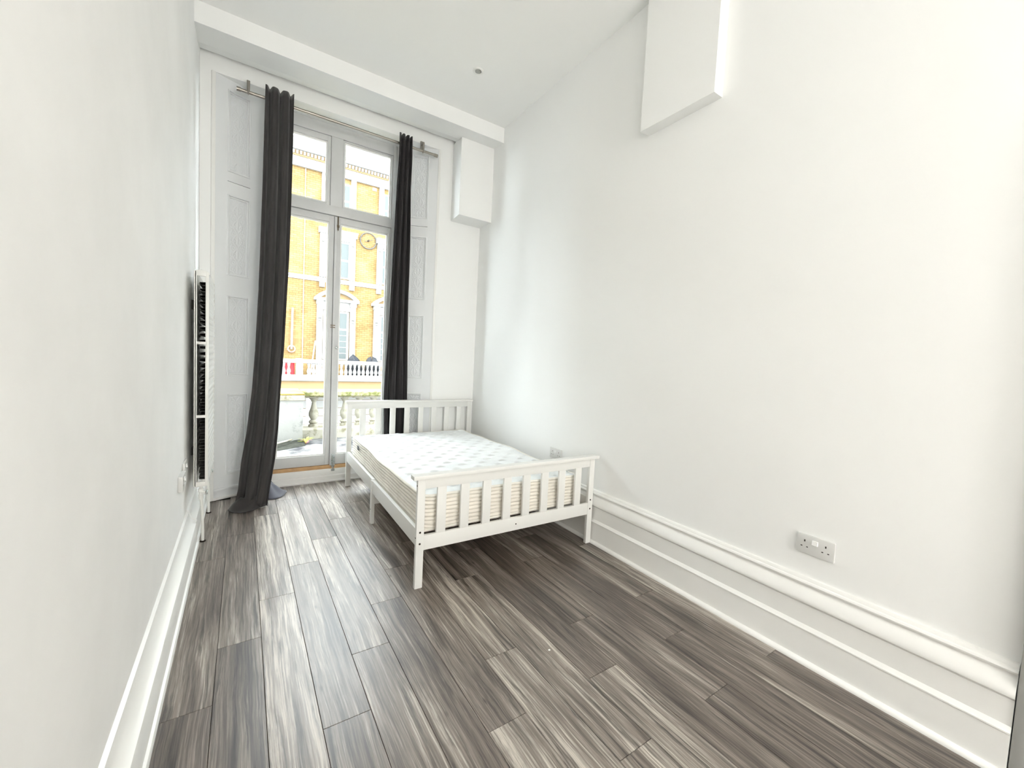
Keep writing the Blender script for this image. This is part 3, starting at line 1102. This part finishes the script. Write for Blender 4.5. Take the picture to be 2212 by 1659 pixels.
# top: fine grid with staggered stitched dimples
bm = bmesh.new()
NX, NY = 170, 380
TUFX, TUFY = 0.170, 0.0865
g = []
for j in range(NY + 1):
    v = -1 + 2 * j / NY
    y = v * (mhy - 0.002)
    over = abs(y) - (mhy - mr)
    hw = mhx - 0.002
    if over > 0:
        hw = mhx - mr + math.sqrt(max(mr * mr - over * over, 0.0)) - 0.002
    row = []
    for i in range(NX + 1):
        u = -1 + 2 * i / NX
        x = u * max(hw, 0.005)
        ex = min(mhx - abs(x), mhy - abs(y))
        crown = 0.016 * (1 - math.exp(-max(ex, 0) / 0.035))
        z = MZ1 + crown + edge_wave(x + mcx, y + mcy) * math.exp(-max(ex, 0) / 0.15)
        z += 0.0015 * abs(math.sin(math.pi * y / TUFY))
        # dimples
        ry = round(y / TUFY)
        sh = 0.5 * (ry % 2)
        rx = round(x / TUFX - sh) + sh
        dx, dy = x - rx * TUFX, y - ry * TUFY
        dy2 = dy + 9.0 * dx * dx
        if ex > 0.05:
            z -= 0.013 * math.exp(-(dx / 0.028) ** 2 - (dy2 / 0.0085) ** 2)
            z += 0.006 * math.exp(-(dx / 0.034) ** 2 - ((dy2 - 0.021) / 0.014) ** 2)
        row.append(bm.verts.new((x + mcx, y + mcy, z)))
    g.append(row)
for j in range(NY):
    for i in range(NX):
        bm.faces.new((g[j][i], g[j][i + 1], g[j + 1][i + 1], g[j + 1][i]))
obj('top_panel', bm, 'mattop', mt, smooth=True)
for zz, nm in ((MZ1, 'top_piping'), (MZ0 + 0.010, 'bottom_piping')):
    lp = loop_pts(0.002)
    bm = bmesh.new()
    path = [(x, y, zz + (edge_wave(x, y) if zz > 0.4 else 0)) for x, y in lp]
    path.append(path[0])
    tube(bm, path, 0.0085, 8, cap=False)
    obj(nm, bm, 'piping', mt, smooth=True)
bm = bmesh.new()
box(bm, MX0 - 0.016, MX0 - 0.011, 1.60, 1.645, 0.425, 0.462)
obj('side_tag', bm, 'tag', mt)
bm = bmesh.new()
box(bm, MX0, MX1, MY0, MY1, MZ0, MZ0 + 0.01)
obj('underside', bm, 'matside', mt)

# ------------------------------------------------------------------ balcony outside the window
bm = bmesh.new()
box(bm, -3.5, 5.0, 4.40, 6.35, -0.12, 0.115)
o = struct(obj('balcony_floor', bm, 'terrace'), 'damp grey balcony floor outside the french window', 'balcony')
bm = bmesh.new()
box(bm, -8, 10, 4.45, 4.52, -4.0, -0.10)
struct(obj('wall_outer', bm, 'stucco'), 'outer wall of the house below the balcony', 'wall')

bal = empty('balcony_balustrade', (1.6, 6.0, 0.115))
tag(bal, 'weathered stone balustrade with mossy coping at the balcony edge', 'balustrade')
bal.location = (0, 0, 0)
bm = bmesh.new()
prism_x(bm, [(5.86, 0.675), (5.84, 0.690), (5.84, 0.735), (5.87, 0.752), (6.15, 0.752), (6.18, 0.735), (6.18, 0.690), (6.16, 0.675)], 0.64, 5.0)
obj('coping', bm, 'mossy', bal)
bm = bmesh.new()
box(bm, 0.64, 5.0, 5.90, 6.12, 0.655, 0.675)
obj('under_moulding', bm, 'stone', bal)
bm = bmesh.new()
prism_x(bm, [(5.86, 0.115), (5.86, 0.235), (5.89, 0.258), (6.13, 0.258), (6.16, 0.235), (6.16, 0.115)], 0.64, 5.0)
obj('base_course', bm, 'stone', bal)
bprof = [(0.062, 0.258), (0.062, 0.285), (0.046, 0.290), (0.046, 0.302), (0.060, 0.318), (0.054, 0.336), (0.034, 0.352), (0.040, 0.366),
         (0.058, 0.400), (0.062, 0.432), (0.054, 0.466), (0.036, 0.520), (0.026, 0.570), (0.025, 0.592), (0.034, 0.600), (0.034, 0.612),
         (0.046, 0.625), (0.060, 0.640), (0.066, 0.655)]
bm = bmesh.new()
lathe(bm, bprof, (0, 0, 0), 18)
first = obj('baluster', bm, 'stone', bal, smooth='auto', loc=(0.795, 6.0, 0))
for k in range(1, 20):
    c = first.copy()
    COL.objects.link(c)
    c.parent = bal
    c.location = (0.795 + 0.1965 * k, 6.0, 0)

pier = empty('stone_pier', (0.2, 5.9, 0.115))
tag(pier, 'streaked white rendered pier with a yellow lichen slab at the balcony corner', 'pier')
pier.location = (0, 0, 0)
B('shaft', 'render', pier, -0.75, 0.625, 5.62, 6.35, 0.115, 0.655, 0.004)
B('cap_band', 'stone', pier, -0.77, 0.640, 5.605, 6.38, 0.655, 0.722, 0.006)
B('cap_slab', 'lichen', pier, -0.77, 0.640, 5.60, 6.40, 0.722, 0.740, 0.004)

# wet debris against the pier, a leaning strip of glass and a weed
bm = bmesh.new()
g = []
for i in range(25):
    u = i / 24
    row = []
    for j in range(9):
        v = j / 8
        x = -0.2 + 0.84 * u
        y = 5.62 - v * (0.50 * (1 - u) + 0.16)
        z = 0.118 + 0.075 * (1 - v) * (1 - 0.5 * u) * (0.7 + 0.3 * math.sin(13 * u + 2)) + 0.010 * random.random() * (1 - v)
        row.append(bm.verts.new((x, y, z)))
    g.append(row)
for i in range(24):
    for j in range(8):
        bm.faces.new((g[i][j], g[i + 1][j], g[i + 1][j + 1], g[i][j + 1]))
tag(obj('wet_debris', bm, 'dirt', smooth=True), 'dark wet dirt banked against the foot of the balcony pier', 'dirt', kind='stuff')
bm = bmesh.new()
tube(bm, [(0.10, 5.27, 0.150), (0.50, 5.55, 0.185)], 0.010, 8)
tag(obj('plastic_strip', bm, 'stone', smooth='auto'), 'pale thin strip lying along the dirt by the balcony pier', 'strip')
wd = empty('flowering_weed', (0.66, 5.58, 0.115))
tag(wd, 'small weed with yellow leaves and pink petals at the pier corner', 'plant')
for k in range(14):
    a = random.uniform(0, 6.28)
    l = random.uniform(0.05, 0.12)
    t = random.uniform(0.3, 1.0)
    bm = bmesh.new()
    dx, dy = math.cos(a), math.sin(a)
    p0 = Vector((0, 0, 0))
    p1 = Vector((dx * l * 0.4, dy * l * 0.4, l * t))
    p2 = Vector((dx * l, dy * l, l * t * 1.2))
    sd = Vector((-dy, dx, 0)) * 0.014
    v = [bm.verts.new(q) for q in (p0, p1 + sd, p2, p1 - sd)]
    bm.faces.new(v)
    lf = obj('leaf' if k % 3 else 'petal', bm, 'leafy' if k % 3 else 'petal', wd)
    finish_cloth(lf, 0.0015)

# ------------------------------------------------------------------ street and the house opposite
bm = bmesh.new()
box(bm, -40, 45, 4.5, 60, -4.2, -4.0)
struct(obj('street', bm, 'tarmac'), 'street between the two houses', 'street')

FY = 22.4
hs = empty('terraced_house', (4, FY, -4))
tag(hs, 'yellow brick terraced house with white window surrounds across the street', 'building')
hs.location = (0, 0, 0)
X0, X1 = -16.0, 24.0
B('brick_wall', 'brick', hs, X0, X1, FY, FY + 6, -0.3, 9.95)
for k in range(10):
    z = -4.0 + k * 0.40
    B('stone_course', 'stucco', hs, X0, X1, FY - 0.12, FY + 6, z + 0.012, z + 0.388)
B('joint_backing', 'stucco_tan', hs, X0, X1, FY - 0.09, FY + 6, -4.0, 0.0)
# entablature
B('frieze', 'stucco', hs, X0, X1, FY - 0.10, FY + 6, 9.95, 10.38)
B('architrave_band', 'stucco', hs, X0, X1, FY - 0.16, FY - 0.10, 9.93, 10.02)
B('bed_moulding', 'stucco_tan', hs, X0, X1, FY - 0.16, FY + 6, 10.38, 10.62)
bm = bmesh.new()
x = X0
while x < X1:
    box(bm, x, x + 0.085, FY - 0.27, FY - 0.16, 10.44, 10.57)
    x += 0.155
dt = obj('dentil_course', bm, 'stucco', hs)
dt['kind'] = 'stuff'
bm = bmesh.new()
prism_x(bm, [(FY + 1, 10.62), (FY - 0.30, 10.62), (FY - 0.34, 10.72), (FY - 0.52, 10.78), (FY - 0.56, 10.92), (FY - 0.66, 11.0), (FY - 0.66, 11.06), (FY + 1, 11.10)], X0, X1)
obj('cornice', bm, 'stucco', hs)
B('parapet', 'stucco', hs, X0, X1, FY + 0.1, FY + 0.5, 11.1, 11.75)
B('roof', 'slate', hs, X0, X1, FY + 1.2, FY + 6, 11.1, 12.2)
dm = B('dormer', 'stucco', hs, 5.9, 7.2, FY + 0.5, FY + 2.5, 11.1, 13.2)
B('blue_pane', 'bluepane', dm, 6.28, 6.80, FY + 0.47, FY + 0.52, 12.0, 12.32)
# string course with blocks
bm = bmesh.new()
prism_x(bm, [(FY + 0.1, 4.70), (FY - 0.06, 4.70), (FY - 0.08, 4.78), (FY - 0.16, 4.82), (FY - 0.16, 4.90), (FY + 0.1, 4.93)], X0, X1)
obj('string_course', bm, 'stucco', hs)


def sash_window(cx, z0, z1, half, bars, par=hs):
    wn = B('window', 'stucco', par, cx - half - 0.06, cx + half + 0.06, FY - 0.05, FY + 0.02, z0 - 0.05, z1 + 0.06)
    zm = z0 + (z1 - z0) * (0.5 if bars == 0 else 0.64)
    t = 0.05
    for (a, b) in ((z0, zm - t / 2), (zm + t / 2, z1)):
        B('pane', 'farglass', wn, cx - half + t, cx + half - t, FY - 0.058, FY - 0.045, a + t * 0.5, b - t * 0.5)
    B('meeting_rail', 'stucco', wn, cx - half, cx + half, FY - 0.075, FY - 0.05, zm - t / 2, zm + t / 2)
    for k in range(bars):
        z = z0 + (zm - z0) * (k + 1) / (bars + 1)
        B('glazing_bar', 'stucco', wn, cx - half, cx + half, FY - 0.070, FY - 0.05, z - 0.012, z + 0.012)
    return wn


def pediment(cx, zs, half, rise):
    """segmental pediment: curved cornice over a straight one"""
    bm = bmesh.new()
    n = 16
    R = (half * half + rise * rise) / (2 * rise)
    a0 = math.asin(half / R)
    outer, inner = [], []
    for k in range(n + 1):
        a = -a0 + 2 * a0 * k / n
        outer.append((cx + R * math.sin(a), zs + rise - R + R * math.cos(a)))
        inner.append((cx + (R - 0.16) * math.sin(a) * 0.97, zs + rise - R + (R - 0.16) * math.cos(a)))
    for k in range(n):
        poly = [outer[k], outer[k + 1], inner[k + 1], inner[k]]
        a = [bm.verts.new((x, FY - 0.34, z)) for x, z in poly]
        b = [bm.verts.new((x, FY + 0.02, z)) for x, z in poly]
        bm.faces.new(a)
        bm.faces.new(b[::-1])
        for i in range(4):
            j = (i + 1) % 4
            bm.faces.new((a[i], b[i], b[j], a[j]))
    obj('pediment_arch', bm, 'stucco', hs)
    B('pediment_base', 'stucco', hs, cx - half, cx + half, FY - 0.32, FY + 0.02, zs - 0.13, zs + 0.01)
    bm = bmesh.new()
    poly = [(cx - half * 0.9, zs)] + inner + [(cx + half * 0.9, zs)]
    prism = [bm.verts.new((x, FY - 0.12, z)) for x, z in poly]
    bm.faces.new(prism)
    obj('tympanum', bm, 'stucco_tan', hs)


for k in range(-3, 5):
    cx = 3.92 + 2.76 * k - (0.80 if k < 0 else 0.0)
    # tall windows with segmental pediments above the porch level
    sash_window(cx, 0.90, 3.26, 0.55, 4)
    for sx in (-1, 1):
        xo = cx + sx * 0.78
        B('pilaster', 'stucco', hs, xo - 0.13, xo + 0.13, FY - 0.16, FY + 0.02, 0.0, 3.70)
        B('capital', 'stucco', hs, xo - 0.16, xo + 0.16, FY - 0.22, FY + 0.02, 3.58, 3.78)
        B('bracket_block', 'greytrim', hs, xo - 0.07, xo + 0.07, FY - 0.175, FY - 0.16, 2.86, 2.93)
        B('bracket_block', 'greytrim', hs, xo - 0.06, xo + 0.06, FY - 0.172, FY - 0.16, 2.74, 2.78)
        B('corbel', 'stucco', hs, cx + sx * 0.70 - 0.12, cx + sx * 0.70 + 0.12, FY - 0.15, FY + 0.02, 4.44, 4.69)
    B('lintel_panel', 'stucco', hs, cx - 0.65, cx + 0.65, FY - 0.09, FY + 0.02, 3.34, 3.78)
    pediment(cx, 3.90, 1.05, 0.47)
    # middle windows with a straight cornice
    sash_window(cx, 5.02, 6.76, 0.56, 0)
    for sx in (-1, 1):
        xo = cx + sx * 0.70
        B('pilaster', 'stucco', hs, xo - 0.13, xo + 0.13, FY - 0.14, FY + 0.02, 4.93, 7.05)
        B('bracket_block', 'greytrim', hs, xo - 0.06, xo + 0.06, FY - 0.155, FY - 0.14, 6.62, 6.67)
    B('lintel_panel', 'stucco', hs, cx - 0.60, cx + 0.60, FY - 0.10, FY + 0.02, 6.83, 7.08)
    bm = bmesh.new()
    prism_x(bm, [(FY + 0.02, 7.06), (FY - 0.18, 7.06), (FY - 0.22, 7.16), (FY - 0.34, 7.22), (FY - 0.34, 7.30), (FY + 0.02, 7.36)], cx - 0.90, cx + 0.90)
    obj('window_cornice', bm, 'stucco', hs)
    # top windows under the entablature
    sash_window(cx, 8.05, 9.62, 0.54, 0)
    for sx in (-1, 1):
        xo = cx + sx * 0.68
        B('pilaster', 'stucco', hs, xo - 0.12, xo + 0.12, FY - 0.12, FY + 0.02, 7.85, 9.93)
    B('window_sill', 'stucco', hs, cx - 0.85, cx + 0.85, FY - 0.18, FY + 0.02, 7.85, 7.98)
B('air_brick', 'rust', hs, 5.53, 5.75, FY - 0.015, FY + 0.02, 9.72, 9.89)
B('cable', 'stucco', hs, 2.395, 2.425, FY - 0.04, FY, 0.9, 9.93)

# ring like a clock on the brickwork
ck = empty('wall_clock', (5.386, FY - 0.06, 7.11))
tag(ck, 'large round clock-like grey ring with a dark centre on the brick house', 'clock')
bm = bmesh.new()
torus(bm, (0, 0, 0), 0.405, 0.030, 'y', 40, 8)
obj('ring', bm, 'greytrim', ck, smooth=True)
bm = bmesh.new()
lathe(bm, [(0.0001, -0.07), (0.045, -0.07), (0.045, 0.05), (0.0001, 0.05)], (0, 0, 0), 16, 'y')
obj('hub', bm, 'hole', ck)
for (ang, ln) in ((20, 0.24), (200, 0.20)):
    bm = bmesh.new()
    a = math.radians(ang)
    tube(bm, [(0, 0, 0), (ln * math.cos(a), 0, ln * math.sin(a))], 0.014, 6)
    obj('hand', bm, 'greytrim', ck)
for k in range(12):
    a = math.radians(30 * k)
    bm = bmesh.new()
    tube(bm, [(0.28 * math.cos(a), 0, 0.28 * math.sin(a)), (0.37 * math.cos(a), 0, 0.37 * math.sin(a))], 0.008, 6)
    obj('hour_mark', bm, 'greytrim', ck)

# white tube with a round bracket
wt = empty('vent_pipe', (1.93, FY - 0.10, 1.30))
tag(wt, 'white vertical pipe ending in a round rusty bracket on the brick house', 'pipe')
bm = bmesh.new()
tube(bm, [(0, 0, 0.0), (0.02, 0, 1.98)], 0.045, 10)
obj('tube', bm, 'stucco', wt, smooth='auto')
bm = bmesh.new()
torus(bm, (0, 0, 0), 0.15, 0.035, 'y', 24, 8)
obj('round_bracket', bm, 'rust', wt, smooth=True)

# porch with balustrade
PYF = 20.4
pb = empty('porch_balustrade', (4, PYF, 0))
tag(pb, 'white balustraded porch terrace in front of the brick house', 'balustrade')
pb.location = (0, 0, 0)
B('terrace_slab', 'stucco', hs, -8, 16, PYF - 0.25, FY - 0.13, -0.10, 0.02)
B('slab_moulding', 'stucco', hs, -8, 16, PYF - 0.35, PYF - 0.25, -0.06, 0.04)
B('buff_band', 'stucco_tan', hs, -8, 16, PYF - 0.18, PYF + 0.2, -0.50, -0.10)
B('plinth_rail', 'stucco', pb, -8, 16, PYF - 0.12, PYF + 0.12, 0.02, 0.17)
B('hand_rail', 'stucco', pb, -8, 16, PYF - 0.15, PYF + 0.15, 0.70, 0.86)
bm = bmesh.new()
lathe(bm, [(0.075, 0.17), (0.075, 0.20), (0.05, 0.21), (0.06, 0.24), (0.085, 0.30), (0.08, 0.36), (0.045, 0.46), (0.038, 0.52), (0.055, 0.55), (0.05, 0.60), (0.08, 0.66), (0.08, 0.70)], (0, 0, 0), 10)
fb = obj('baluster', bm, 'stucco', pb, smooth=True, loc=(-1.0, PYF, 0))
piers = [(-1.6, -1.2), (1.95, 2.22), (5.9, 6.3), (9.8, 10.2)]
x = -0.9
while x < 9.7:
    x += 0.198
    if any(a - 0.08 < x < b + 0.08 for a, b in piers):
        continue
    c = fb.copy()
    COL.objects.link(c)
    c.parent = pb
    c.location = (x, PYF, 0)
for a, b in piers:
    B('die_block', 'stucco', pb, a, b, PYF - 0.16, PYF + 0.16, 0.0, 0.90)
for x in (-1.4, 2.6, 6.6, 10.6):
    bm = bmesh.new()
    lathe(bm, [(0.30, -4.0), (0.30, -3.8), (0.24, -3.75), (0.21, -0.8), (0.26, -0.72), (0.30, -0.6), (0.30, -0.5)], (x, PYF + 0.05, 0), 18)
    obj('porch_column', bm, 'stucco', hs, smooth='auto')


def bin_bag(cx, cy, z0, rx, h, label, seed):
    rnd = random.Random(seed)
    bm = bmesh.new()
    n, mrow = 20, 12
    g = []
    offs = [rnd.uniform(0.85, 1.12) for _ in range(n)]
    lean = rnd.uniform(-0.14, 0.14)
    for j in range(mrow + 1):
        t = j / mrow
        prof_ = max(0.06, (1 - max(0.0, (t - 0.60) / 0.40) ** 2.0) ** 0.5 * (0.86 + 0.14 * math.sin(math.pi * min(1, t * 1.6))))
        row = []
        for i in range(n):
            a = 2 * math.pi * i / n
            k = 1 + (offs[i] - 1) * (0.4 + t)
            row.append(bm.verts.new((cx + lean * t * t + rx * prof_ * k * math.cos(a), cy + rx * 0.8 * prof_ * k * math.sin(a), z0 + h * t * (1 - 0.10 * t * (1 + math.cos(2 * a + seed))) + rnd.uniform(-0.03, 0.03) * (0 < j < mrow))))
        g.append(row)
    for j in range(mrow):
        for i in range(n):
            bm.faces.new((g[j][i], g[j][(i + 1) % n], g[j + 1][(i + 1) % n], g[j + 1][i]))
    bm.faces.new(g[-1])
    bm.faces.new(g[0][::-1])
    return tag(obj('bin_bag', bm, 'bag', smooth=True), label, 'bin bag', 'bin bags on the porch terrace')


bin_bag(4.60, 20.98, 0.03, 0.37, 1.17, 'taller black bin bag behind the porch balustrade, nearer the pedimented window', 1)
bin_bag(5.43, 20.98, 0.03, 0.39, 1.09, 'lower black bin bag behind the porch balustrade, beside the taller bag', 4)
bm = bmesh.new()
box(bm, 1.45, 1.93, 20.70, 21.0, 0.02, 0.74)
bevel(bm, 0.04, 2)
tag(obj('red_crate', bm, 'red'), 'red crate seen through the balusters of the porch', 'crate')
bm = bmesh.new()
tube(bm, [(2.62, 21.2, 0.02), (2.95, 22.2, 1.75)], 0.03, 8)
tag(obj('leaning_pole', bm, 'stucco', smooth='auto'), 'white pole leaning on the brick wall behind the porch balustrade', 'pole')

bm = bmesh.new()
box(bm, -0.005, 0.005, -0.004, 0.004, 0.0, 0.003)
bevel(bm, 0.001, 1)
tag(obj('paper_scrap', bm, 'gloss', loc=(1.147, 1.329, 0.0002)), 'tiny white scrap lying on the floor boards in front of the bed', 'scrap')
